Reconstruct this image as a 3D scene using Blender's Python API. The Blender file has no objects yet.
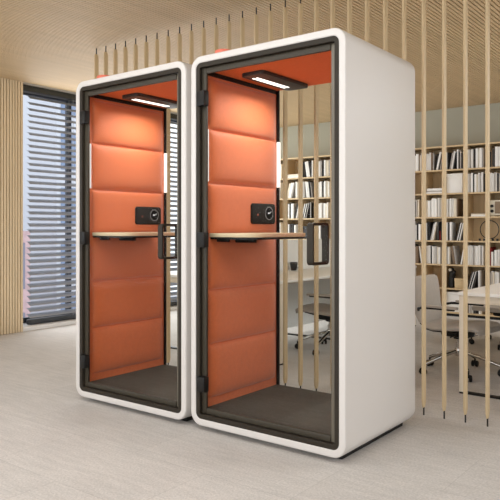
import bpy, bmesh, math, random
from mathutils import Vector, Matrix
random.seed(7)
S = bpy.context.scene
COL = S.collection
PI = math.pi
R = math.radians

# ------------------------------------------------------------------ materials
def lin(c):
    return tuple(((v/255)/12.92 if v/255 <= .04045 else ((v/255+.055)/1.055)**2.4) for v in c) + (1,)

def mat(name, rgb, rough=.5, metal=0, spec=.5, emit=0, var=0, scale=8, stretch=(1,1,1), bump=0, bscale=60, sheen=0, coat=0):
    m = bpy.data.materials.new(name); m.use_nodes = True
    nt = m.node_tree; b = nt.nodes['Principled BSDF']
    c = lin(rgb)
    b.inputs['Base Color'].default_value = c
    b.inputs['Roughness'].default_value = rough
    b.inputs['Metallic'].default_value = metal
    b.inputs['Specular IOR Level'].default_value = spec
    b.inputs['Sheen Weight'].default_value = sheen
    b.inputs['Coat Weight'].default_value = coat
    if emit:
        b.inputs['Emission Color'].default_value = c
        b.inputs['Emission Strength'].default_value = emit
    if var or bump:
        tc = nt.nodes.new('ShaderNodeTexCoord'); mp = nt.nodes.new('ShaderNodeMapping')
        mp.inputs['Scale'].default_value = stretch
        nt.links.new(tc.outputs['Object'], mp.inputs['Vector'])
    if var:
        n = nt.nodes.new('ShaderNodeTexNoise'); n.inputs['Scale'].default_value = scale; n.inputs['Detail'].default_value = 5
        nt.links.new(mp.outputs['Vector'], n.inputs['Vector'])
        r = nt.nodes.new('ShaderNodeValToRGB')
        r.color_ramp.elements[0].position = .3; r.color_ramp.elements[1].position = .7
        r.color_ramp.elements[0].color = tuple(v*(1-var) for v in c[:3]) + (1,)
        r.color_ramp.elements[1].color = tuple(min(1, v*(1+var)) for v in c[:3]) + (1,)
        nt.links.new(n.outputs['Fac'], r.inputs['Fac']); nt.links.new(r.outputs['Color'], b.inputs['Base Color'])
    if bump:
        n2 = nt.nodes.new('ShaderNodeTexNoise'); n2.inputs['Scale'].default_value = bscale; n2.inputs['Detail'].default_value = 3
        nt.links.new(mp.outputs['Vector'], n2.inputs['Vector'])
        bp = nt.nodes.new('ShaderNodeBump'); bp.inputs['Strength'].default_value = bump; bp.inputs['Distance'].default_value = .004
        nt.links.new(n2.outputs['Fac'], bp.inputs['Height']); nt.links.new(bp.outputs['Normal'], b.inputs['Normal'])
    return m

def glass(name, tint=(1,1,1,1), ior=1.45):
    m = bpy.data.materials.new(name); m.use_nodes = True
    nt = m.node_tree; nt.nodes.clear()
    o = nt.nodes.new('ShaderNodeOutputMaterial'); mx = nt.nodes.new('ShaderNodeMixShader')
    t = nt.nodes.new('ShaderNodeBsdfTransparent'); g = nt.nodes.new('ShaderNodeBsdfGlossy'); f = nt.nodes.new('ShaderNodeFresnel')
    t.inputs['Color'].default_value = tint; g.inputs['Roughness'].default_value = .02; f.inputs['IOR'].default_value = ior
    nt.links.new(f.outputs['Fac'], mx.inputs['Fac']); nt.links.new(t.outputs['BSDF'], mx.inputs[1])
    nt.links.new(g.outputs['BSDF'], mx.inputs[2]); nt.links.new(mx.outputs['Shader'], o.inputs['Surface'])
    return m

def carpet(name, rgb, seams=True):
    m = mat(name, rgb, rough=.95, spec=.1, bump=.5, bscale=160)
    nt = m.node_tree; b = nt.nodes['Principled BSDF']; c = lin(rgb)
    tc = nt.nodes['Texture Coordinate']
    def sc(v, k): return tuple(min(1, x*k) for x in v[:3]) + (1,)
    br = nt.nodes.new('ShaderNodeTexBrick')
    br.inputs['Scale'].default_value = 1; br.inputs['Brick Width'].default_value = 1.0; br.inputs['Row Height'].default_value = .5
    br.inputs['Mortar Size'].default_value = .0025 if seams else 0; br.inputs['Mortar Smooth'].default_value = .3
    br.inputs['Color1'].default_value = sc(c, .97); br.inputs['Color2'].default_value = sc(c, 1.03)
    br.inputs['Mortar'].default_value = sc(c, .86)
    nt.links.new(tc.outputs['Object'], br.inputs['Vector'])
    prev = br.outputs['Color']
    for scl, st, lo, hi in ((90, (1,1,1), .86, 1.12), (30, (.15,1,1), .93, 1.06), (2.5, (1,1,1), .96, 1.04)):
        mp = nt.nodes.new('ShaderNodeMapping'); mp.inputs['Scale'].default_value = st
        nt.links.new(tc.outputs['Object'], mp.inputs['Vector'])
        n = nt.nodes.new('ShaderNodeTexNoise'); n.inputs['Scale'].default_value = scl; n.inputs['Detail'].default_value = 4
        nt.links.new(mp.outputs['Vector'], n.inputs['Vector'])
        r = nt.nodes.new('ShaderNodeMapRange'); r.inputs['From Min'].default_value = .3; r.inputs['From Max'].default_value = .7
        r.inputs['To Min'].default_value = lo; r.inputs['To Max'].default_value = hi
        nt.links.new(n.outputs['Fac'], r.inputs['Value'])
        mx = nt.nodes.new('ShaderNodeMix'); mx.data_type = 'RGBA'; mx.blend_type = 'MULTIPLY'; mx.inputs['Factor'].default_value = 1
        nt.links.new(prev, mx.inputs['A']); nt.links.new(r.outputs['Result'], mx.inputs['B'])
        prev = mx.outputs['Result']
    nt.links.new(prev, b.inputs['Base Color'])
    return m

M = {}
M['white'] = mat('white_lacquer', (212,207,202), rough=.42, spec=.4)
M['dark'] = mat('dark_bronze_metal', (48,42,34), rough=.5, metal=.0, spec=.2)
M['leaf'] = mat('door_profile_metal', (62,56,46), rough=.45, metal=.0, spec=.25)
M['seal'] = mat('door_seal', (106,99,86), rough=.4)
M['black'] = mat('black_plastic', (26,24,22), rough=.5, spec=.25)
M['lampbox'] = mat('lamp_housing', (48,45,43), rough=.5)
M['orange'] = mat('orange_fabric', (208,109,57), rough=.6, spec=.5, var=.05, scale=40, bump=.25, bscale=220, sheen=.4)
M['orange_plain'] = mat('orange_felt', (224,118,72), rough=.9, spec=.15, var=.05, scale=60, bump=.2, bscale=200)
M['capred'] = mat('coral_plastic', (228,120,96), rough=.6)
M['boothfloor'] = carpet('dark_grey_carpet', (94,91,84), False)
M['floor'] = carpet('light_beige_carpet', (194,189,184))
M['oak'] = mat('pale_oak', (204,178,138), rough=.5, var=.09, scale=3, stretch=(12,12,.6))
M['oak_edge'] = mat('oak_plywood', (206,186,152), rough=.5, var=.08, scale=4, stretch=(1,1,20))
M['batten'] = mat('pine_batten', (205,182,144), rough=.55, var=.08, scale=3, stretch=(14,14,.7))
M['ceil'] = mat('ceiling_slat_wood', (202,175,136), rough=.6, var=.07, scale=2, stretch=(8,.3,8))
M['ceilgap'] = mat('ceiling_backing', (54,41,28), rough=.9)
M['slatwall'] = mat('wall_slat_wood', (226,206,172), rough=.55, var=.07, scale=2, stretch=(8,8,.4))
M['slatgap'] = mat('wall_slat_backing', (170,146,112), rough=.9)
M['sage'] = mat('sage_grey_paint', (163,159,142), rough=.8, var=.02, scale=3)
M['wallwhite'] = mat('off_white_paint', (222,214,202), rough=.85, var=.02, scale=3)
M['sill'] = mat('white_sill_paint', (236,236,236), rough=.5)
M['blind'] = mat('blue_grey_aluminium', (168,174,186), rough=.4, metal=.2)
M['blind_dark'] = mat('dark_grey_aluminium', (60,64,70), rough=.45, metal=.2)
M['headbox'] = mat('olive_grey_aluminium', (54,54,47), rough=.5)
M['winframe'] = mat('anthracite_frame', (58,64,74), rough=.5)
M['cord'] = mat('grey_cord', (170,172,176), rough=.7)
M['pane'] = glass('clear_glass', (.985,.99,.985,1), 1.06)
M['winpane'] = glass('window_glass', (.97,.985,1,1), 1.15)
M['led'] = mat('led_diffuser', (255,250,240), emit=1.8)
M['lightstrip'] = mat('white_trim_strip', (255,252,246), rough=.4, emit=.45)  # white strip with a weak glow added to its colour
M['disp'] = mat('display_black', (12,12,13), rough=.6, spec=.15)
M['ring'] = mat('dial_ring_grey', (168,170,172), rough=.5)
M['icon'] = mat('display_white', (240,244,250), emit=.3)
M['desk'] = mat('white_laminate', (238,235,230), rough=.4)
M['deskedge'] = mat('cream_frame', (216,204,186), rough=.5)
M['screen'] = mat('white_felt_screen', (235,234,231), rough=.8, bump=.1)
M['chair'] = mat('grey_beige_upholstery', (170,161,151), rough=.85, var=.03, scale=30, bump=.2, bscale=150, sheen=.1)
M['chrome'] = mat('polished_aluminium', (196,192,186), rough=.18, metal=1)
M['cup'] = mat('dark_ceramic', (52,50,48), rough=.35)
M['sculpt'] = mat('black_iron', (22,21,20), rough=.5)
M['boxwood'] = mat('light_wood_box', (205,180,138), rough=.6, var=.06, scale=5, stretch=(1,1,8))
M['radio'] = mat('cream_radio', (226,218,200), rough=.5)
M['radiofront'] = mat('radio_grille', (140,120,98), rough=.8, bump=.3, bscale=300)
BOOK = {k: mat('book_'+k, v, rough=.6, spec=.3) for k, v in dict(
    white=(238,235,230), cream=(228,216,196), grey=(176,170,164), charcoal=(66,62,60), black=(28,26,26), brown=(120,100,80), red=(140,40,38)).items()}
M['pages'] = mat('paper_pages', (236,230,218), rough=.9)

# ------------------------------------------------------------------ mesh helpers
def obj(name, bm, mats, parent=None, loc=(0,0,0), smooth=35):
    bmesh.ops.recalc_face_normals(bm, faces=bm.faces)
    me = bpy.data.meshes.new(name); bm.to_mesh(me); bm.free()
    for mm in (mats if isinstance(mats, (list, tuple)) else [mats]): me.materials.append(mm)
    if smooth:
        for p in me.polygons: p.use_smooth = True
        me.set_sharp_from_angle(angle=R(smooth))
    o = bpy.data.objects.new(name, me); COL.objects.link(o)
    o.location = loc
    if parent: o.parent = parent
    return o

def thing(name, label, cat, loc=(0,0,0), rz=0, group=None):
    o = bpy.data.objects.new(name, None); COL.objects.link(o); o.empty_display_size = .1
    o.location = loc; o.rotation_euler = (0,0,rz)
    return tag(o, label, cat, group)
def tag(o, label, cat, group=None):
    o['label'] = label; o['category'] = cat
    if group: o['group'] = group
    return o
def struct(o):
    o['kind'] = 'structure'; return o

def BM(): return bmesh.new()
def box(bm, x0, x1, y0, y1, z0, z1, bev=0, seg=2, mi=0, mtx=None):
    t = BM()
    bmesh.ops.create_cube(t, size=1, matrix=Matrix.Translation(((x0+x1)/2,(y0+y1)/2,(z0+z1)/2)) @ Matrix.Diagonal((x1-x0,y1-y0,z1-z0,1)))
    if bev: bmesh.ops.bevel(t, geom=t.edges[:], offset=bev, segments=seg, affect='EDGES', profile=.5)
    return merge(bm, t, mi, mtx)
def merge(bm, t, mi=0, mtx=None):
    if mtx is not None: bmesh.ops.transform(t, matrix=mtx, verts=t.verts)
    for f in t.faces: f.material_index = mi
    me = bpy.data.meshes.new('tmp'); t.to_mesh(me); t.free(); bm.from_mesh(me); bpy.data.meshes.remove(me)
    return bm
def cyl(bm, a, b, r0, r1=None, n=16, bev=0, mi=0):
    a, b = Vector(a), Vector(b); d = b-a; r1 = r0 if r1 is None else r1
    t = BM()
    bmesh.ops.create_cone(t, cap_ends=True, segments=n, radius1=r0, radius2=r1, depth=d.length)
    if bev:
        bmesh.ops.bevel(t, geom=[e for e in t.edges if len(e.link_faces)==2 and min(len(f.verts) for f in e.link_faces)==4 and max(len(f.verts) for f in e.link_faces)>4], offset=bev, segments=2, affect='EDGES', profile=.5)
    return merge(bm, t, mi, Matrix.Translation((a+b)/2) @ d.to_track_quat('Z','Y').to_matrix().to_4x4())
def rr(w, h, r, n=6, cx=0, cz=0):
    r = max(r, .0005); out = []
    for sx, sz, a0 in ((1,1,0),(-1,1,90),(-1,-1,180),(1,-1,270)):
        for k in range(n+1):
            a = R(a0+90*k/n); out.append((cx+sx*(w/2-r)+r*math.cos(a), cz+sz*(h/2-r)+r*math.sin(a)))
    return out
def loft(bm, loops, closed_u=True, close_rings=False, cap=False, mi=0):
    rows = [[bm.verts.new(p) for p in L] for L in loops]
    n = len(rows[0]); m = len(rows)
    for i in range(m if close_rings else m-1):
        A, B = rows[i], rows[(i+1) % m]
        for j in range(n if closed_u else n-1):
            f = bm.faces.new((A[j], A[(j+1)%n], B[(j+1)%n], B[j])); f.material_index = mi
    if cap:
        bm.faces.new(rows[0]).material_index = mi; bm.faces.new(rows[-1][::-1]).material_index = mi
    return bm
def rim(bm, w, h, r, cz, rings, n=8, mi=0):
    """closed band: rings of (inset, y) around a rounded rectangle in XZ"""
    loops = [[(x, y, z) for x, z in rr(w-2*i, h-2*i, r-i if r > i else .002, n, 0, cz)] for i, y in rings]
    return loft(bm, loops, close_rings=True, mi=mi)
def slab(bm, pts, z0, z1, bev=0, axis='z', mi=0):
    """extruded outline; axis z: pts are (x,y); axis x: pts are (y,z); axis y: pts are (x,z)"""
    P = {'z': lambda p, t: (p[0], p[1], t), 'x': lambda p, t: (t, p[0], p[1]), 'y': lambda p, t: (p[0], t, p[1])}[axis]
    t = BM(); loft(t, [[P(p, z0) for p in pts], [P(p, z1) for p in pts]], cap=True)
    bmesh.ops.recalc_face_normals(t, faces=t.faces)
    if bev: bmesh.ops.bevel(t, geom=[e for e in t.edges if any(len(f.verts)>4 for f in e.link_faces)], offset=bev, segments=2, affect='EDGES', profile=.5)
    return merge(bm, t, mi)
def tube(bm, pts, r, n=8, closed=False, ry=None, mi=0):
    pts = [Vector(p) for p in pts]; loops = []
    up = Vector((0,0,1))
    m = len(pts)
    for i, p in enumerate(pts):
        if closed: d = pts[(i+1)%m]-pts[i-1]
        else: d = pts[min(i+1,m-1)]-pts[max(i-1,0)]
        d.normalize()
        s = d.cross(up)
        if s.length < 1e-3: s = d.cross(Vector((0,1,0)))
        s.normalize(); u = s.cross(d)
        rad = r[i] if isinstance(r, (list, tuple)) else r
        loops.append([p + s*math.cos(2*PI*k/n)*rad + u*math.sin(2*PI*k/n)*(ry or rad) for k in range(n)])
    return loft(bm, loops, close_rings=closed, cap=not closed, mi=mi)
def pillow(bm, x, y0, y1, z0, z1, T, nu=18, nv=14, p=4):
    """upholstered cushion facing +X, border on plane x"""
    g = []
    for j in range(nv+1):
        row = []
        for i in range(nu+1):
            # denser near the borders
            u = math.sin((i/nu-.5)*PI); v = math.sin((j/nv-.5)*PI)
            h = T*((1-abs(u)**10)**.5)*((1-abs(v)**p)**.5)
            row.append(bm.verts.new((x+h, (y0+y1)/2+u*(y1-y0)/2, (z0+z1)/2+v*(z1-z0)/2)))
        g.append(row)
    for j in range(nv):
        for i in range(nu): bm.faces.new((g[j][i], g[j][i+1], g[j+1][i+1], g[j+1][i]))
    b = [g[0][i] for i in range(nu+1)] + [g[j][nu] for j in range(1,nv+1)] + [g[nv][i] for i in range(nu-1,-1,-1)] + [g[j][0] for j in range(nv-1,0,-1)]
    bm.faces.new(b)
    return bm
def pad(bm, prof, half, T, nv=12, edge=.5):
    """upholstered sheet along a profile of (x,z,width factor,y-curve), thickness T"""
    n = len(prof); top, bot = [], []
    for i, (x, z, wf, cv) in enumerate(prof):
        a = prof[max(i-1,0)]; b = prof[min(i+1,n-1)]
        tx, tz = b[0]-a[0], b[1]-a[1]; l = math.hypot(tx, tz); nx, nz = -tz/l, tx/l
        e = 2*i/(n-1)-1; te = (1-abs(e)**8)**.5
        rt, rb = [], []
        for j in range(nv+1):
            v = math.sin((j/nv-.5)*PI); tv = (1-abs(v)**6)**.5
            h = T/2*te*tv
            c = cv*v*v
            rt.append(bm.verts.new((x+nx*(h+c), v*half*wf, z+nz*(h+c)))); rb.append(bm.verts.new((x+nx*(c-h), v*half*wf, z+nz*(c-h))))
        top.append(rt); bot.append(rb)
    for i in range(n-1):
        for j in range(nv):
            bm.faces.new((top[i][j], top[i][j+1], top[i+1][j+1], top[i+1][j])); bm.faces.new((bot[i][j], bot[i+1][j], bot[i+1][j+1], bot[i][j+1]))
    bmesh.ops.remove_doubles(bm, verts=bm.verts, dist=1e-5)
    return bm
def dup(root, loc, rz=None):
    r = root.copy(); COL.objects.link(r); r.location = loc
    if rz is not None: r.rotation_euler = (0,0,rz)
    for ch in list(root.children):
        c = ch.copy(); COL.objects.link(c); c.parent = r
        for g in list(ch.children):
            d = g.copy(); COL.objects.link(d); d.parent = c
    return r

# ------------------------------------------------------------------ setting
XL, XR, YF, YB, H = -5.08, 5.0, -5.2, 6.16, 2.89
b = BM(); box(b, XL-.5, XR+.2, YF-.2, YB+.2, -.12, 0); struct(obj('floor', b, M['floor'], smooth=0))
b = BM(); box(b, XL-.02, XR, YF, YB, H+.03, H+.12, mi=1)
x = XL
while x < XR:
    box(b, x, x+.0225, YF, YB, H, H+.031); x += .034
struct(obj('ceiling', b, [M['ceil'], M['ceilgap']], smooth=0))
WY0, WY1 = 1.512, 6.10
b = BM(); box(b, XL-.30, XL-.03, YF, -4.8, 0, H+.1); box(b, XL-.30, XL-.03, -4.8, -1.4, 0, .35); box(b, XL-.30, XL-.03, -4.8, -1.4, 2.65, H+.1); box(b, XL-.30, XL-.03, -1.4, WY0, 0, H+.1); box(b, XL-.5, XL-.03, WY0, YB, H-.002, H+.1); box(b, XL-.5, XL, WY1, YB, 0, H+.1)
struct(obj('wall_left', b, M['wallwhite'], smooth=0))
b = BM(); box(b, XL-.031, XL-.018, -1.2, WY0, 0, H, mi=1)
y = WY0-.026
while y > -1.2:
    box(b, XL-.02, XL+.008, y, y+.026, 0, H, bev=.002, seg=1); y -= .036
struct(obj('trim_2', b, [M['slatwall'], M['slatgap']], smooth=0))
b = BM(); box(b, XL-.5, XR+.2, YB, YB+.15, 0, H+.1); struct(obj('wall_back', b, M['sage'], smooth=0))
b = BM(); box(b, XR, XR+.15, YF, YB, 0, .35); box(b, XR, XR+.15, YF, YB, 2.65, H+.1); box(b, XR, XR+.15, YF, -4.4, .35, 2.65); box(b, XR, XR+.15, 5.4, YB, .35, 2.65); struct(obj('wall_right', b, M['wallwhite'], smooth=0))
b = BM(); box(b, XL-.5, XR+.2, YF-.15, YF, 0, .35); box(b, XL-.5, XR+.2, YF-.15, YF, 2.65, H+.1)
box(b, XL-.5, -4.6, YF-.15, YF, .35, 2.65); box(b, 4.6, XR+.2, YF-.15, YF, .35, 2.65)
struct(obj('wall_front', b, M['wallwhite'], smooth=0))
b = BM(); box(b, XL-.45, XL-.001, WY0, WY1, 0, .045, bev=.004); struct(obj('trim_1', b, M['sill']))
# window beside the booths
def window(name, axis, at, a0, a1, z0, z1, posts):
    b = BM()
    def bx(p0, p1, q0, q1, t=.06):
        if axis == 'x': box(b, at-t/2, at+t/2, p0, p1, q0, q1, bev=.004, seg=1)
        else: box(b, p0, p1, at-t/2, at+t/2, q0, q1, bev=.004, seg=1)
    bx(a0, a1, z0, z0+.06); bx(a0, a1, z1-.06, z1)
    for p in [a0+.03]+posts+[a1-.03]: bx(p-.03, p+.03, z0+.06, z1-.06)
    w = struct(obj(name, b, M['winframe']))
    ps = [a0]+posts+[a1]
    for p, q in zip(ps[:-1], ps[1:]):
        b = BM()
        if axis == 'x': box(b, at-.006, at+.006, p+.03, q-.03, z0+.06, z1-.06)
        else: box(b, p+.03, q-.03, at-.006, at+.006, z0+.06, z1-.06)
        obj('window_pane', b, M['winpane'], w, smooth=0)
window('window_1', 'x', XL-.36, WY0, WY1, .045, H, [2.42, 3.6, 4.9])
window('added_window_2', 'y', YF-.08, -4.6, 4.6, .35, 2.65, [-2.3, 0, 2.3])  # unseen window behind the camera, added for the front light

window('added_window_3', 'x', XR+.08, -4.4, 5.4, .35, 2.65, [-1.95, .5, 2.95])  # unseen right-hand window, added to go with the right fill
window('added_window_4', 'x', XL-.12, -4.8, -1.4, .35, 2.65, [-3.1])  # unseen window nearer the camera, added to go with the left fill
# venetian blind
bx0 = XL-.145
bl = thing('venetian_blind', 'tall grey-blue venetian blind with tilted slats hanging in the left window', 'blind', (bx0, (WY0+WY1)/2, .045))
HL = (WY1-WY0)/2
ya, yb = 1.68-(WY0+WY1)/2, HL-.05
b = BM(); box(b, -.06, .06, -HL+.004, HL-.01, 2.775, 2.838, bev=.003); obj('head_box', b, M['headbox'], bl)
tl = R(32)
def slat_bm():
    b = BM(); L = []
    for yy in (ya, yb):
        P = []
        for s in (1, -1):
            for k in range(7):
                u = (k/6-.5)*s; c = .006*(1-4*u*u) + s*.0007
                xx, zz = -u*.08, c
                P.append((xx*math.cos(tl)+zz*math.sin(tl), yy, -xx*math.sin(tl)+zz*math.cos(tl)))
        L.append(P)
    return loft(b, L, cap=True)
first = None
for k in range(37):
    z = .105+.0725*k
    if first is None: first = obj('slat', slat_bm(), M['blind'], bl, (0,0,z))
    else:
        c = first.copy(); COL.objects.link(c); c.parent = bl; c.location = (0,0,z)
b = BM(); box(b, -.045, .045, ya, yb, .004, .066, bev=.012); obj('bottom_rail', b, M['blind_dark'], bl)
for yy in (ya+.62, ya+1.9, ya+3.2):
    b = BM(); cyl(b, (.042, yy, .05), (.042, yy, 2.78), .0025, n=6); cyl(b, (-.042, yy, .05), (-.042, yy, 2.78), .0025, n=6)
    obj('ladder_cord', b, M['cord'], bl)

# buildings far outside
def building(name, label, x, y, w, d, h, wall, pane, nx, nz):
    t = thing(name, label, 'building', (x, y, -6))
    b = BM(); box(b, -w/2, w/2, -d/2, d/2, 0, h, bev=.05); obj('wall', b, wall, t)
    m0 = None
    for i in range(nx):
        for k in range(nz):
            yy = -d/2+d*(i+.5)/nx; zz = h*(k+.5)/nz
            if m0 is None:
                b = BM(); box(b, w/2-.1, w/2+.03, -d/nx*.32, d/nx*.32, -h/nz*.33, h/nz*.33); m0 = obj('window', b, pane, t, (0,yy,zz), smooth=0)
            else:
                c = m0.copy(); COL.objects.link(c); c.parent = t; c.location = (0,yy,zz)
M['facade'] = mat('pale_blue_facade', (192,198,206), rough=.7)
M['facade_pane'] = mat('blue_facade_glass', (120,138,166), rough=.2)
M['brick'] = mat('rosy_brick', (186,160,162), rough=.9, var=.2, scale=3)
M['brick_pane'] = mat('brick_house_glass', (120,120,135), rough=.2)
M['ground'] = mat('pale_paving', (190,190,195), rough=.9)
building('office_building', 'pale blue office block seen through the blind slats, far outside', -26, 17.3, 8, 6, 14, M['facade'], M['facade_pane'], 5, 6)
building('brick_building', 'low rosy brick building low behind the left end of the blind', -21, 7.6, 6, 5.5, 7.1, M['brick'], M['brick_pane'], 4, 3)
b = BM(); box(b, -60, XL-3, -30, 50, -6.2, -6); g = struct(obj('exterior_ground', b, M['ground'], smooth=0))

# ------------------------------------------------------------------ phone booth
W, D, Z0, Z1 = 1.055, .86, .027, 2.221
HT = Z1-Z0; CZ = (Z0+Z1)/2; RAD = .078
def make_booth():
    t = thing('phone_booth', 'right-hand white phone booth with orange padding, the one whose white side shows', 'phone booth', (-W/2, 0, 0), 0, 'white office phone booths')
    th = .041
    b = BM()
    rim(b, W, HT, RAD, CZ, [(th,D-.004),(th,.005),(th-.005,0),(.010,0),(.005,.001),(.0022,.003),(.0007,.006),(0,.0105),(0,D-.0105),(.0007,D-.006),(.0022,D-.003),(.005,D-.001),(.010,D),(th-.004,D)], n=10)
    obj('shell', b, M['white'], t)
    b = BM(); box(b, -W/2+.066, W/2-.066, .08, D-.04, .0, .034); obj('base', b, M['black'], t)  # recessed support; its black also stands in for the shadow under the booth
    b = BM(); rim(b, W, HT, RAD, CZ, [(.0405,.03),(.0405,.004),(.066,.004),(.068,.006),(.068,.072),(.0405,.072)], n=8); obj('door_frame', b, M['dark'], t)
    # door: pane with profiles, hinges and handle
    xl = -W/2+.068; xr = W/2-.068; zb = Z0+.068; zt = Z1-.068; yl0, yl1 = .024, .042
    b = BM(); box(b, xl+.03, xr-.03, .030, .037, zb+.03, zt-.03); door = obj('door', b, M['pane'], t, smooth=0)
    b = BM(); box(b, xl+.001, xl+.036, yl0, yl1, zb+.002, zt-.002, bev=.004); obj('hinge_stile', b, M['leaf'], door)
    b = BM(); box(b, xr-.034, xr-.001, yl0+.006, yl1, zb+.002, zt-.002, bev=.003); obj('lock_stile', b, M['seal'], door)
    b = BM(); box(b, xl+.036, xr-.034, yl0, yl1, zb+.002, zb+.036, bev=.004); obj('bottom_rail', b, M['leaf'], door)
    b = BM(); box(b, xl+.036, xr-.034, yl0, yl1, zt-.036, zt-.002, bev=.004); obj('top_rail', b, M['leaf'], door)
    for z in (1.967, 1.13, .275):
        b = BM(); box(b, -.476, -.452, -.006, .02, z-.045, z+.045, bev=.003); box(b, -.455, -.408, -.016, .03, z-.045, z+.045, bev=.005)
        obj('hinge', b, M['black'], door)
    b = BM(); hx0, hx1 = .3075, .3465; HY, HZ = .165, .222; hcz = 1.116
    loops = []
    for ins, xx in ((0,hx0+.002),(.002,hx0),(.012,hx0),(.014,hx0+.002),(.014,hx1-.002),(.012,hx1),(.002,hx1),(0,hx1-.002)):
        loops.append([(xx, p, q) for p, q in rr(HY-2*ins, HZ-2*ins, max(.022-ins,.006), 6, .063, hcz)])
    loft(b, loops, close_rings=True); obj('handle', b, M['dark'], door)
    # back glazing
    b = BM(); box(b, -W/2+.048, W/2-.048, .829, .837, Z0+.05, Z1-.05); gl = obj('back_glass', b, M['pane'], t, smooth=0)
    b = BM(); rim(b, W, HT, RAD, CZ, [(.0415,.824),(.056,.824),(.056,.844),(.0415,.844)], n=6); obj('glass_frame', b, M['black'], gl)
    # floor, ceiling
    b = BM(); box(b, -.486, .486, .07, .824, .062, .115); obj('floor_mat', b, M['boothfloor'], t, smooth=0)
    b = BM(); box(b, -.486, .486, .07, .824, 2.152, 2.178); obj('ceiling_panel', b, M['orange_plain'], t, smooth=0)
    b = BM(); slab(b, [(x, y) for x, y in rr(.175, .52, .03, 5, -.268, .522)], 2.128, 2.152, bev=.004); lamp = obj('ceiling_lamp', b, M['lampbox'], t)
    for x0 in (-.316, -.286):
        b = BM(); box(b, x0+.001, x0+.013, .33, .68, 2.1245, 2.129, bev=.001, seg=1); obj('light_strip', b, M['led'], lamp)
    ld = bpy.data.lights.new('lamp_led', 'AREA'); ld.shape = 'RECTANGLE'; ld.size = .04; ld.size_y = .34; ld.energy = 5.0; ld.color = (1,.97,.93); ld.spread = R(150)
    lo = bpy.data.objects.new('lamp_led', ld); COL.objects.link(lo); lo.parent = lamp; lo.location = (-.21, .48, 2.122)
    # padded walls
    edges = [.162, .49, .82, 1.15, 1.475, 1.80, 2.115]
    for s in (1, -1):
        b = BM()
        if s == 1: box(b, -.486, -.472, .072, .812, .115, 2.125)
        else: box(b, .455, .486, .075, .812, .115, 2.125, bev=.003)
        wp = obj('wall_panel', b, M['orange'], t)
        for z0, z1 in zip(edges[:-1], edges[1:]):
            b = BM(); pillow(b, 0, .098, .794, z0+.004, z1-.004, .030 if s == 1 else .008)
            if s == 1: bmesh.ops.translate(b, vec=(-.4735,0,0), verts=b.verts)
            else:
                for v in b.verts: v.co.x = .4565-v.co.x
            obj('cushion', b, M['orange'], wp)
    b = BM(); box(b, -.486, -.4495, .8135, .8225, .115, 2.15); box(b, -.486, -.466, .074, .80, 2.127, 2.151); obj('edge_profile', b, M['black'], t, smooth=0)
    for y0 in (.0655, .812):
        b = BM(); box(b, -.47, -.4435, y0-(.0 if y0<.5 else -.0), y0+(.006 if y0 < .5 else .0115), 1.48, 1.793, bev=.001, seg=1); obj('vertical_trim_strip', b, M['lightstrip'], t)
    # worktop
    b = BM()
    pts = [(-.452,.085),(-.20,.085)] + [(-.20+.105*math.sin(R(a)), .19-.105*math.cos(R(a))) for a in range(10,91,10)] + [(-.095,.57)] + [(-.195+.10*math.cos(R(a)), .57+.10*math.sin(R(a))) for a in range(10,91,10)] + [(-.452,.67)]
    slab(b, pts, 1.145, 1.169, bev=.003); wt = obj('worktop', b, [M['oak_edge']], t)
    b = BM(); slab(b, [(-.452+(x+.452)*.985, .37+(y-.37)*.97) for x, y in pts], 1.132, 1.1452); box(b, -.45, -.30, .33, .36, 1.108, 1.133, bev=.003); box(b, -.45, -.36, .15, .17, 1.115, 1.133, bev=.003)
    obj('bracket', b, M['black'], wt)
    # control panel
    b = BM(); slab(b, rr(.262, .136, .022, 5, .613, 1.294), -.455, -.431, bev=.004, axis='x'); cp = obj('control_panel', b, M['black'], t)
    dy, dz = .668, 1.298
    b = BM(); cyl(b, (-.4315,dy,dz), (-.428,dy,dz), .045, n=32, bev=.0015); obj('dial', b, M['disp'], cp)
    b = BM(); tube(b, [(-.4285, dy+.042*math.cos(2*PI*k/32), dz+.042*math.sin(2*PI*k/32)) for k in range(32)], .0022, n=6, closed=True); obj('dial_ring', b, M['ring'], cp)
    b = BM(); box(b, -.4285,-.4272, dy-.014, dy+.004, dz-.003, dz+.006); box(b, -.4285,-.4272, dy-.010, dy+.013, dz+.001, dz+.004)
    t2 = BM(); box(t2, -.0006,.0006, -.008,.008, -.002,.002); merge(b, t2, 0, Matrix.Translation((-.428,dy+.017,dz+.008)) @ Matrix.Rotation(R(40),4,'X'))
    obj('dial_icon', b, M['icon'], cp)
    b = BM(); box(b, -.4315,-.4300, .54,.55, 1.282,1.292); obj('indicator', b, M['capred'], cp)
    # roof cap
    b = BM(); cyl(b, (-.388,.145,2.218), (-.388,.145,2.272), .055, n=28, bev=.008); obj('roof_cap', b, M['capred'], t)
    return t
booth = make_booth()
lb = dup(booth, (-W/2-1.095, 0, 0))
lb['label'] = 'left-hand white phone booth with orange padding, the one nearest the window blind'

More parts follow.
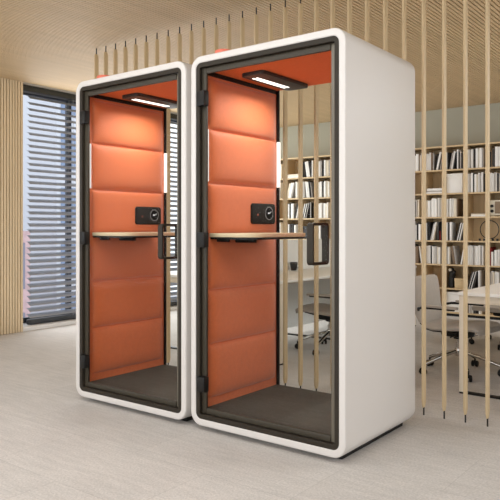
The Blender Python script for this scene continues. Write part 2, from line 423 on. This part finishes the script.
# ------------------------------------------------------------------ batten screen
def ordn(n): return ['first','second','third','fourth','fifth','sixth','seventh','eighth','ninth','tenth','eleventh','twelfth','thirteenth','fourteenth','fifteenth','sixteenth','seventeenth','eighteenth','nineteenth','twentieth','twenty-first','twenty-second','twenty-third','twenty-fourth','twenty-fifth','twenty-sixth','twenty-seventh','twenty-eighth'][n-1]
bt0 = None
for k in range(-24, 6):
    xk = -.053+.1345*k
    if k >= 0: lab = f'{ordn(k+1)} pale wooden batten to the right of the right-hand white booth'
    else: lab = f'pale wooden batten behind the booths, {ordn(k+25)} from the left end of the screen'
    if bt0 is None:
        bt0 = bt = thing('wooden_batten', lab, 'batten', (xk, 1.112, 0), 0, 'floor-to-ceiling wooden battens of the screen')
        b = BM(); loft(b, [[(-.0068*k,-.022*k,z),(.0068*k,-.022*k,z),(.0068*k,.022*k,z),(-.0068*k,.022*k,z)] for z, k in ((.05,.65),(.085,1),(H-.09,1),(H-.055,.8))], cap=True); bmesh.ops.bevel(b, geom=b.edges[:], offset=.0015, segments=1, affect='EDGES'); obj('rod', b, M['batten'], bt)
        for z0, z1 in ((0,.052),(H-.057,H)):
            b = BM(); cyl(b, (0,0,z0), (0,0,z1), .005, n=10); obj('pin', b, M['sculpt'], bt)
    else:
        bt = dup(bt0, (xk, 1.112, 0)); bt['label'] = lab

# ------------------------------------------------------------------ bookcases
PB, PZ, ZT, TH = .2934, .324, 2.325, .02
YFB, YBB = 5.84, 6.15
def X(k): return -2.03+PB*k
names = {-10:'left-hand oak bookcase, seen through the right booth, books on its shelves', -5:'middle oak bookcase along the back wall, mostly hidden behind the right booth', 0:'right-hand oak bookcase to the right of the booths, full of books'}
for k0 in (-10, -5, 0):
    t = thing('bookcase', names[k0], 'bookcase', (X(k0), YFB, 0), 0, 'oak bookcases along the back wall')
    w = PB*5
    b = BM(); box(b, .001, w-.001, .29, .305, .045, ZT); obj('back_panel', b, M['oak'], t, smooth=0)
    b = BM(); box(b, .001, w-.001, .012, .29, 0, .035); obj('plinth', b, M['black'], t, smooth=0)
    for r in range(8):
        b = BM(); box(b, .001, w-.001, 0, .29, ZT-PZ*r-TH, ZT-PZ*r, bev=.001, seg=1); obj('shelf', b, M['oak'], t)
    for j in range(6):
        if k0 == 0 and j == 3:
            zs = [(ZT-7*PZ, ZT-4*PZ-TH), (ZT-3*PZ, ZT-TH)]
        else: zs = [(ZT-7*PZ, ZT-TH)]
        xj = min(max(PB*j, .011), w-.011)
        b = BM()
        for z0, z1 in zs: box(b, xj-.01, xj+.01, -.001, .289, z0, z1, bev=.001, seg=1)
        obj('upright', b, M['oak'], t)
def book_mesh(w, d, h, col):
    b = BM(); c = min(.003, w*.2)
    # cover: two boards and a rounded spine; page block inside
    box(b, 0, c, .006, d, 0, h); box(b, w-c, w, .006, d, 0, h)
    pts = [(0,.008)] + [(w/2-w/2*math.cos(R(a)), .006-.006*math.sin(R(a))) for a in range(0,181,36)] + [(w,.008)]
    slab(b, pts, 0, h)
    box(b, c, w-c, .008, d-.004, .003, h-.003, mi=1)
    me = b
    return obj('book', me, [BOOK[col], M['pages']], smooth=40)
rowname = ['top','second','third','fourth','fifth','sixth','bottom']
def cellname(k):
    if k <= -6: return {-9:'first', -8:'second', -7:'third', -6:'fourth'}[k]+' cell behind right booth'
    return ordn(k+2)+' cell right of the booths'
def cellz(r): return ZT-PZ*(r+1)
def put_books(k, r, spec):
    """spec: list of (colour, thickness, height, lean degrees; + leans left, - leans right)"""
    x = X(k)+(.0235 if k % 5 == 0 else .0135); z = cellz(r); xmax = X(k+1)-(.0235 if (k+1) % 5 == 0 else .0135)
    plan = []; prev = None
    for i, (col, w, h, ln) in enumerate(spec):
        t = R(abs(ln)); c, sn = math.cos(t), math.sin(t)
        if ln > 0:
            px = x
            if not (prev and prev[3] > 0): px = x + (min(h*sn, prev[2]*math.tan(t)) if prev and prev[3] == 0 else h*sn) + .001
            right = px + w/c; pz = 0
            nx = right + .001
        elif ln < 0:
            px = x + w*sn*math.tan(t) if prev and prev[3] < 0 else x
            if prev and prev[3] > 0: px = x + .002
            right = px + w*c + h*sn; pz = w*sn; nx = px + w*c + .001
        else:
            px = x
            if prev and prev[3] < 0: px = max(x, max(q[5] for q in plan if q[4][3] < 0) + .001)
            right = px + w; pz = 0; nx = right + .0012
        if right > xmax: break
        plan.append((px, pz, math.copysign(t, -ln) if ln else 0, nx, (col, w, h, ln), right))
        prev = (col, w, h, ln); x = nx
    k2 = len(plan)
    while k2 and plan[k2-1][4][3] < 0: k2 -= 1
    sh = xmax - max(q[5] for q in plan[k2:]) if k2 < len(plan) else 0    # a last leaning group rests on the upright
    g = f'books in the {rowname[r]} row of the bookcases'
    for n, (px, pz, rot, nx, (col, w, h, ln), right) in enumerate(plan):
        o = book_mesh(w, random.uniform(.17,.21) if h > .2 else .15, h, col)
        o.location = (px + (sh if n >= k2 else 0), YFB+random.uniform(.014,.03), z+pz+.0008); o.rotation_euler = (0, rot, 0)
        st = 'upright' if ln == 0 else 'leaning'
        size = 'thin' if w < .02 else ('thick' if w > .036 else '')
        tag(o, ' '.join(f'{size} {st} {col} book, {ordn(n+1)} from left, {rowname[r]} row, {cellname(k)}'.split()), 'book', g)
def U(c, w, h=None): return (c, w/1000, (h or random.randint(215,262))/1000, 0)
def L(c, w, a, h=None): return (c, w/1000, (h or random.randint(220,255))/1000, a)
wh, cr, gy, ch, bk, br, rd = 'white','cream','grey','charcoal','black','brown','red'
PB_ = put_books
# --- right of the booths
PB_(-1,0,[U(wh,30),U(gy,20),U(wh,22),U(ch,30),U(bk,20),U(wh,28),U(wh,38,240),U(br,14),U(cr,16),U(gy,20,250)])
PB_(0,0,[U(wh,30,235),U(wh,16,225),U(wh,24,248),U(br,30,240),U(gy,14,235),L(bk,18,-12,225),L(wh,28,-12,248),L(ch,16,-12,220),L(gy,14,-12,235)])
PB_(1,0,[U(wh,22,236),U(bk,26,232),L(gy,16,-10,226),L(wh,30,-10,245),L(bk,20,-10,225),U(wh,20,262),U(ch,16,235),U(wh,12,240),U(ch,22,215)])
PB_(2,0,[U(wh,34,250),U(gy,14,242),U(wh,34,252),U(ch,16,250),U(bk,10,120),U(wh,36,258),U(cr,14,248),U(wh,36,262),U(gy,18,255)])
PB_(3,0,[U(bk,28,200),U(br,12,235),U(ch,34,240),U(wh,40,262),U(wh,30,258),U(gy,22,250),U(wh,36,262)])
PB_(2,1,[U(wh,36,250),U(gy,12,240),U(wh,30,258),U(bk,18,252),U(wh,26,240),U(cr,18,236),U(wh,24,256),U(gy,14,245),U(wh,28,258),U(ch,14,240)])
PB_(3,1,[U(wh,34,248),U(wh,24,240),U(gy,20,252),U(wh,18,246),U(ch,26,238),U(gy,20,240),U(wh,26,250),U(wh,30,245)])
PB_(-1,2,[U(wh,24),U(cr,30),U(gy,16),U(wh,30),U(wh,22),U(ch,18),U(wh,20,240),U(br,14,235),U(cr,22,245)])
PB_(0,2,[U(cr,30,230),U(wh,34,228),U(wh,18,236),U(wh,40,258),U(wh,36,250),U(wh,30,262),U(gy,16,250),U(cr,16,255)])
PB_(1,2,[U(wh,34,246),U(gy,18,245),U(wh,28,248),U(wh,26,250),U(cr,40,246),U(br,14,240)])
PB_(-1,3,[U(wh,26),U(wh,20),U(ch,26),U(bk,20),U(wh,30),U(gy,20),U(wh,16),U(bk,30,240),U(wh,36,225)])
PB_(0,3,[U(wh,16,240),U(bk,44,255),L(gy,16,-12,236),L(wh,18,-12,250),L(cr,14,-12,255),U(ch,22,258),U(rd,22,130),U(bk,14,240)])
PB_(1,3,[U(wh,26,250),U(ch,26,246),U(wh,30,250),L(bk,14,-13,248),L(wh,14,-13,246),L(bk,12,-13,250),L(wh,18,-13,244),L(ch,14,-13,230)])
PB_(-1,4,[U(wh,24),U(gy,26),U(wh,20),U(wh,30),U(bk,20),U(wh,20),U(br,46,240),L(wh,18,8,240),L(wh,14,8,236)])
PB_(0,4,[U(wh,40,245),U(wh,30,250),U(bk,16,246),U(wh,26,240),U(wh,20,236),U(gy,22,244),U(cr,18,236),U(wh,26,228),U(gy,14,235)])
PB_(1,4,[U(wh,14,240),U(gy,10,236),U(wh,22,232),U(cr,14,240),L(br,36,8,240),L(gy,16,8,250),L(wh,22,-10,240)])
PB_(2,4,[U(wh,30,258),U(wh,26,262),U(wh,20,246),U(gy,12,250),U(wh,32,255),U(wh,24,250),U(wh,28,262),U(gy,14,240),U(wh,24,258)])
PB_(3,4,[U(rd,24,240),U(wh,30,180),U(bk,10,200),U(wh,34,205),U(wh,30,210),U(gy,18,220),U(wh,30,215),U(cr,24,225)])
PB_(2,5,[L(ch,18,-16,236),L(wh,10,-16,240),L(bk,18,-16,240),L(wh,10,-16,248),L(ch,22,-16,240),U(wh,20,252),U(gy,16,240)])
PB_(3,5,[U(gy,22,240),U(wh,24,250),U(cr,18,236),U(wh,26,246),U(wh,30,240),U(gy,20,236),U(wh,26,250)])
PB_(2,6,[U(br,22,200),U(wh,16,220),U(gy,18,210),U(wh,26,232),U(ch,30,225),U(bk,40,228),U(wh,22,240),U(cr,18,236)])
# --- seen through the right-hand booth
PB_(-9,0,[U(gy,30),U(wh,24),U(br,26),U(cr,30),U(wh,30),U(gy,26),U(cr,30)])
PB_(-9,1,[U(wh,30),U(gy,24),U(wh,26),U(cr,30),U(gy,30),U(wh,26)])
PB_(-9,3,[U(ch,30),U(wh,24),U(wh,26),U(ch,30),U(gy,30),U(wh,26)])
PB_(-8,1,[L(cr,30,-14,240),L(wh,34,-14,250),L(wh,22,-14,254),L(gy,18,-14,250),U(wh,26,262),U(cr,22,255),U(gy,16,240)])
PB_(-8,2,[U(bk,28,238),U(wh,30,232),U(bk,30,246),U(wh,34,236),U(wh,18,240),L(bk,18,-12,236),L(wh,20,-12,232),L(gy,14,-12,225)])
PB_(-8,3,[U(bk,26,240),U(wh,26,230),U(ch,40,235),U(ch,34,240),U(bk,24,225),U(wh,30,220),U(gy,24,228)])
PB_(-7,0,[U(wh,16,220),U(bk,24,250),U(ch,16,190),L(wh,36,9,246),L(wh,28,9,252),L(bk,20,9,256),L(ch,12,9,236),U(wh,20,258)])
PB_(-7,1,[U(wh,34,258),U(gy,22,252),L(wh,34,7,256),L(wh,28,7,250),L(bk,26,7,262),L(gy,20,7,240),U(ch,12,240)])
PB_(-7,2,[L(wh,16,-14,236),L(bk,14,-14,232),L(wh,18,-14,240),L(ch,12,-14,240),L(wh,16,-14,246),L(bk,14,-14,246),U(gy,16,252),U(bk,14,240)])
PB_(-6,0,[U(wh,48,238),U(gy,30,244),U(bk,22,110),U(ch,18,258),U(wh,30,250),U(cr,44,240),U(gy,28,250)])
PB_(-6,1,[U(wh,44,236),U(wh,34,242),U(bk,22,250),U(gy,20,236),U(wh,32,248),U(cr,34,250),U(wh,24,240)])
PB_(-6,2,[U(ch,10,220),U(wh,40,228),U(wh,30,236),U(gy,20,240),U(wh,36,230),U(cr,30,225),U(wh,22,240)])
PB_(-6,3,[U(gy,28,220),U(wh,30,226),U(ch,24,220),U(wh,36,230),U(cr,30,225)])

# flat stacks
def flat_book(x, y, z, w, d, h, col, label, group):
    b = BM(); c = .003
    box(b, 0, w, 0, d, 0, c); box(b, 0, w, 0, d, h-c, h); box(b, 0, w, 0, .004, c, h-c); box(b, .003, w-.003, .004, d-.003, c, h-c, mi=1)
    o = obj('book', b, [BOOK[col], M['pages']], loc=(x, y, z), smooth=0); tag(o, label, 'book', group)
z = cellz(1)
for i, (hh, w, col) in enumerate(((.022,.235,wh),(.018,.225,gy),(.03,.22,wh))):
    flat_book(X(0)+.025+.006*i, YFB+.02, z+.0005, w, .2, hh, col, ['lowest white','middle grey','topmost white'][i]+' book of the flat pile in second row right of the booths', 'books lying flat in the second row'); z += hh+.0005
z = cellz(2)
for i, (hh, w, col) in enumerate(((.02,.2,wh),(.016,.19,cr))):
    flat_book(X(2)+.07, YFB+.02, z+.0005, w, .2, hh, col, ['lower white','upper cream'][i]+' book lying flat in the near-empty third-row cell', 'books lying flat in the third row'); z += hh+.0005
z = cellz(0)
for i, (hh, w, col) in enumerate(((.028,.25,wh),(.03,.25,cr))):
    flat_book(X(-8)+.022, YFB+.02, z+.0005, w, .2, hh, col, ['lower white','upper cream'][i]+' book lying flat on the top row behind the right booth', 'books lying flat in the top row'); z += hh+.0005

# box files, boxes and ornaments
def storage_box(x, z, w, d, h, label, m):
    t = thing('storage_box', label, 'box', (x+w/2, YFB+.03+d/2, z))
    b = BM(); box(b, -w/2+.003, w/2-.003, -d/2+.003, d/2-.003, .0005, h-.04, bev=.003); obj('body', b, m, t)
    b = BM(); box(b, -w/2, w/2, -d/2, d/2, h-.042, h, bev=.004); obj('lid', b, m, t)
    return t
storage_box(X(1)+.02, cellz(1), .225, .22, .265, 'tall white storage box filling a second-row cell right of the booths', M['desk'])
storage_box(X(1)+.015, cellz(6), .2, .22, .27, 'white storage box in the bottom row beside the grey chair', M['desk'])
storage_box(X(1)+.132, cellz(5), .145, .15, .135, 'small light wooden box beside the black figure in the sixth row', M['boxwood'])
# abstract black figure
t = thing('figurine', 'black abstract figurine standing beside the small wooden box', 'figurine', (X(1)+.075, YFB+.09, cellz(5)))
b = BM(); box(b, -.035,.03,-.04,.04, .0005,.14, bev=.008); obj('plinth_block', b, M['sculpt'], t)
b = BM(); tube(b, [(0,0,.13),(.005,0,.17),(.02,0,.20),(.035,0,.21),(.05,0,.205)], [.045,.045,.05,.038,.024], n=12); tube(b, [(0,0,.19),(-.005,0,.225),(.005,0,.255),(.02,0,.272)], [.04,.034,.03,.012], n=12)
obj('body', b, M['sculpt'], t)
t2 = BM(); bmesh.ops.create_uvsphere(t2, u_segments=12, v_segments=8, radius=.022, matrix=Matrix.Translation((-.012,-.032,.245))); obj('face', t2, M['radio'], t)
# ring ornament
t = thing('ring_ornament', 'thin black metal ring ornament on a small footed base, fourth row', 'ornament', (X(3)-.005, YFB+.1, cellz(3)))
b = BM(); tube(b, [(.122*math.cos(2*PI*k/48), 0, .15+.122*math.sin(2*PI*k/48)) for k in range(48)], .006, n=8, closed=True); obj('ring', b, M['sculpt'], t)
b = BM(); box(b, -.13,.13,-.03,.03,.0005,.012, bev=.002); box(b, -.03,.03,-.02,.02,.012,.028, bev=.002); obj('base', b, M['boxwood'], t)
for xx in (-.115, -.055, .055, .115):
    b = BM(); box(b, xx-.014, xx+.014, -.05, -.0305, .0005, .03, bev=.003); obj('foot', b, M['sculpt'], t)
# radio
t = thing('radio', 'small cream table radio with two dark knobs in the third row', 'radio', (X(3)+.153, YFB+.1, cellz(2)))
b = BM(); box(b, -.14,.125,-.06,.06,.012,.215, bev=.012); obj('case', b, M['radio'], t)
b = BM(); box(b, -.07,.11,-.064,-.058,.035,.195, bev=.004); obj('speaker_grille', b, M['radiofront'], t)
for zz in (.07,.135):
    b = BM(); cyl(b, (-.105,-.058,zz), (-.105,-.078,zz), .02, n=20, bev=.003); obj('knob', b, M['black'], t)
for xx in (-.1,.09):
    b = BM(); box(b, xx-.02,xx+.02,-.04,.04,.0005,.013); obj('foot', b, M['radio'], t, smooth=0)
# dark box behind right booth
t = storage_box(X(-7)+.03, cellz(3)+0, .2, .2, .2, 'black storage box in the fourth row behind the right booth', M['sculpt'])

# ------------------------------------------------------------------ bench desks
def make_desk(label, x, y):
    t = thing('bench_desk', label, 'desk', (x, y, 0), 0, 'white double bench desks')
    w, l = 1.6, 2.92
    b = BM(); box(b, 0, .775, 0, l, .712, .737, bev=.003); obj('desktop', b, M['desk'], t)
    b = BM(); box(b, .825, w, 0, l, .712, .737, bev=.003); obj('desktop', b, M['desk'], t)
    b = BM(); box(b, .04, w-.04, .03, .07, .655, .712, bev=.003); box(b, .04, w-.04, l-.07, l-.03, .655, .712, bev=.003); box(b, .3,.34,.07,l-.07,.66,.712); box(b, w-.34,w-.3,.07,l-.07,.66,.712); obj('underframe', b, M['deskedge'], t)
    for yy in (.012, 1.42, l-.045):
        b = BM(); box(b, .006, .046, yy, yy+.045, .012, .712, bev=.003); obj('leg', b, M['deskedge'], t); b = BM(); box(b, w-.046, w-.006, yy, yy+.045, .012, .712, bev=.003); obj('leg', b, M['deskedge'], t)
        b = BM(); box(b, .006, w-.006, yy, yy+.045, 0, .013); obj('foot_rail', b, M['black'], t, smooth=0)
    b = BM(); box(b, .787,.813,.02,l-.02,.10,1.07, bev=.006); obj('divider_screen', b, M['screen'], t)
    return t
dA = make_desk('white bench desk at the right edge, beyond the wooden battens', -.077, 1.785)
dB = dup(dA, (-3.245, 1.785, 0)); dB['label'] = 'white bench desk with a cup on it, seen through the right booth'
# cup
t = thing('cup', 'dark grey cup on the white desk seen through the right booth', 'cup', (-2.36, 3.07, .737))
b = BM()
prof = [(.0,.0005),(.028,.0005),(.032,.006),(.043,.085),(.043,.09),(.040,.09),(.030,.012),(.0,.010)]
loops = [[(r*math.cos(2*PI*k/24), r*math.sin(2*PI*k/24), z) for k in range(24)] for r, z in [(max(r,.0004), z) for r, z in prof]]
loft(b, loops); obj('cup_body', b, M['cup'], t)
b = BM(); tube(b, [(.036,0,.07),(.06,0,.068),(.066,0,.05),(.055,0,.03),(.034,0,.026)], .005, n=8); obj('cup_handle', b, M['cup'], t)

# ------------------------------------------------------------------ office chairs (built facing +X)
def make_chair(label, loc, rz):
    t = thing('office_chair', label, 'chair', loc, rz, 'grey office swivel chairs')
    b = BM(); pad(b, [(.275,.405,.93,0),(.268,.432,.97,0),(.235,.452,1,.004),(.16,.458,1,.012),(.05,.450,1,.016),(-.06,.442,1,.018),(-.14,.44,1,.02),(-.19,.448,.98,.02),(-.215,.462,.95,.02)], .218, .062); obj('seat', b, M['chair'], t)
    b = BM(); pad(b, [(-.205,.452,.90,.02),(-.232,.478,.95,.024),(-.252,.53,.98,.03),(-.262,.60,1,.034),(-.270,.67,1,.034),(-.280,.74,.98,.03),(-.288,.785,.95,.026),(-.296,.822,.88,.02),(-.299,.842,.76,.018)], .212, .05); obj('backrest', b, M['chair'], t)
    b = BM(); pad(b, [(.20,.418,.8,0),(.10,.414,.86,.008),(-.02,.406,.86,.01),(-.14,.404,.84,.012),(-.21,.415,.8,.014),(-.255,.46,.8,.02)], .208, .02); obj('seat_pan', b, M['black'], t)
    b = BM(); box(b, -.13,.11,-.075,.075,.345,.402, bev=.02); cyl(b, (0,0,.33), (0,0,.36), .045, n=20); obj('tilt_mechanism', b, M['black'], t)
    b = BM(); cyl(b, (.02,-.07,.375), (.03,-.2,.365), .006, n=8, bev=.001); obj('lever', b, M['black'], t)
    for s in (1,-1):
        b = BM(); tube(b, [(-.262,.195*s,.56),(-.245,.225*s,.578),(-.20,.246*s,.588),(-.12,.248*s,.592),(-.06,.248*s,.594),(.09,.248*s,.594)], .011, n=10); ar = obj('armrest', b, M['black'], t)
        b = BM(); slab(b, rr(.28,.05,.02,5,-.02,.248*s), .597, .617, bev=.005); obj('arm_pad', b, M['black'] if False else M['chair'], ar)
    b = BM(); cyl(b, (0,0,.14), (0,0,.25), .026, n=20); cyl(b, (0,0,.24), (0,0,.30), .016, n=16); obj('gas_column', b, M['chrome'], t)
    b = BM(); cyl(b, (0,0,.145), (0,0,.205), .036, .034, n=24, bev=.004); obj('hub', b, M['chrome'], t)
    for ch in t.children:
        if ch.name.split('.')[0] in ('seat','backrest','seat_pan','tilt_mechanism','lever','armrest'): ch.location.z = -.045
    for k in range(5):
        a = R(22+72*k); c, s = math.cos(a), math.sin(a)
        b = BM(); tube(b, [(.02*c,.02*s,.182),(.16*c,.16*s,.142),(.30*c,.30*s,.09),(.325*c,.325*s,.08)], [.019,.016,.012,.011], n=10, ry=.014); lg = obj('base_leg', b, M['chrome'], t)
        b = BM(); cx, cy = .325*c, .325*s; ox, oy = -s, c
        for q in (-1,1):
            cyl(b, (cx+ox*.008*q, cy+oy*.008*q, .0275), (cx+ox*.026*q, cy+oy*.026*q, .0275), .027, n=18, bev=.004)
        cyl(b, (cx,cy,.03), (cx,cy,.078), .008, n=8); obj('caster', b, M['black'], lg)
    return t
chA = make_chair('grey office chair in front, just behind the battens right of the booths', (-.31, 2.46, 0), R(-8))
for lab, loc, rz in (('grey office chair cut off by the right edge of the photo', (-.40, 4.02, 0), R(-102)),
                     ('grey office chair seen through the glass of the right booth', (-1.675, 2.69, 0), R(182)),
                     ('grey office chair peeking out behind the right booth\'s far edge', (-1.80, 4.10, 0), R(178))):
    c = dup(chA, loc, rz); c['label'] = lab

# ------------------------------------------------------------------ light
w = bpy.data.worlds.new('sky'); S.world = w; w.use_nodes = True
nt = w.node_tree; bg = nt.nodes['Background']
bg.inputs['Color'].default_value = (.96,.97,1,1); bg.inputs['Strength'].default_value = 1.75
def area(name, loc, rot, sx, sy, power, col):
    l = bpy.data.lights.new(name, 'AREA'); l.shape = 'RECTANGLE'; l.size = sx; l.size_y = sy; l.energy = power; l.color = col
    o = bpy.data.objects.new(name, l); COL.objects.link(o); o.location = loc; o.rotation_euler = rot
    return o
# daylight at the side window; front, right and left sources unseen, added for light
LC = (.95,.98,1)
area('unseen_front_fill', (0, YF+.05, 1.5), (R(90), 0, 0), 9, 2.2, 132, LC)  # unseen fill from behind the camera, set at the added window
area('added_right_fill', (XR-.05, 3.2, 1.5), (0, R(90), 0), 2.2, 4.4, 6, LC)  # weak fill added from the right, no source known there
area('added_left_fill', (XL+.02, -3.1, 1.5), (0, R(-90), 0), 2.2, 3.3, 36, LC)  # fill added from the front left, out of view
area('side_window_daylight', (XL-.02, 3.8, 1.5), (0, R(-90), 0), 2.6, 4.4, 135, (.95,.98,1))
area('unseen_overhead_light', (-.6, -1.4, H-.02), (0, 0, 0), 3.8, 1.2, 52, LC)  # unseen key light, direction read from the worktop's shadow on the padding
area('unseen_overhead_light', (3.0, 4.3, H-.02), (0, 0, 0), 3.2, 3.2, 185, LC)  # no fixture here: added out of view to brighten the back area

# ------------------------------------------------------------------ camera
cam = bpy.data.cameras.new('camera'); co = bpy.data.objects.new('camera', cam); COL.objects.link(co)
cam.sensor_width = 36; cam.lens = 36*656/500; cam.shift_y = -.044
co.location = (1.625, -2.907, 1.2); co.rotation_euler = (R(90), 0, R(37.5))
S.camera = co
S.view_settings.view_transform = 'Standard'; S.view_settings.look = 'None'
S.view_settings.gamma = 1; S.view_settings.use_curve_mapping = False
S.view_settings.exposure = -0.06
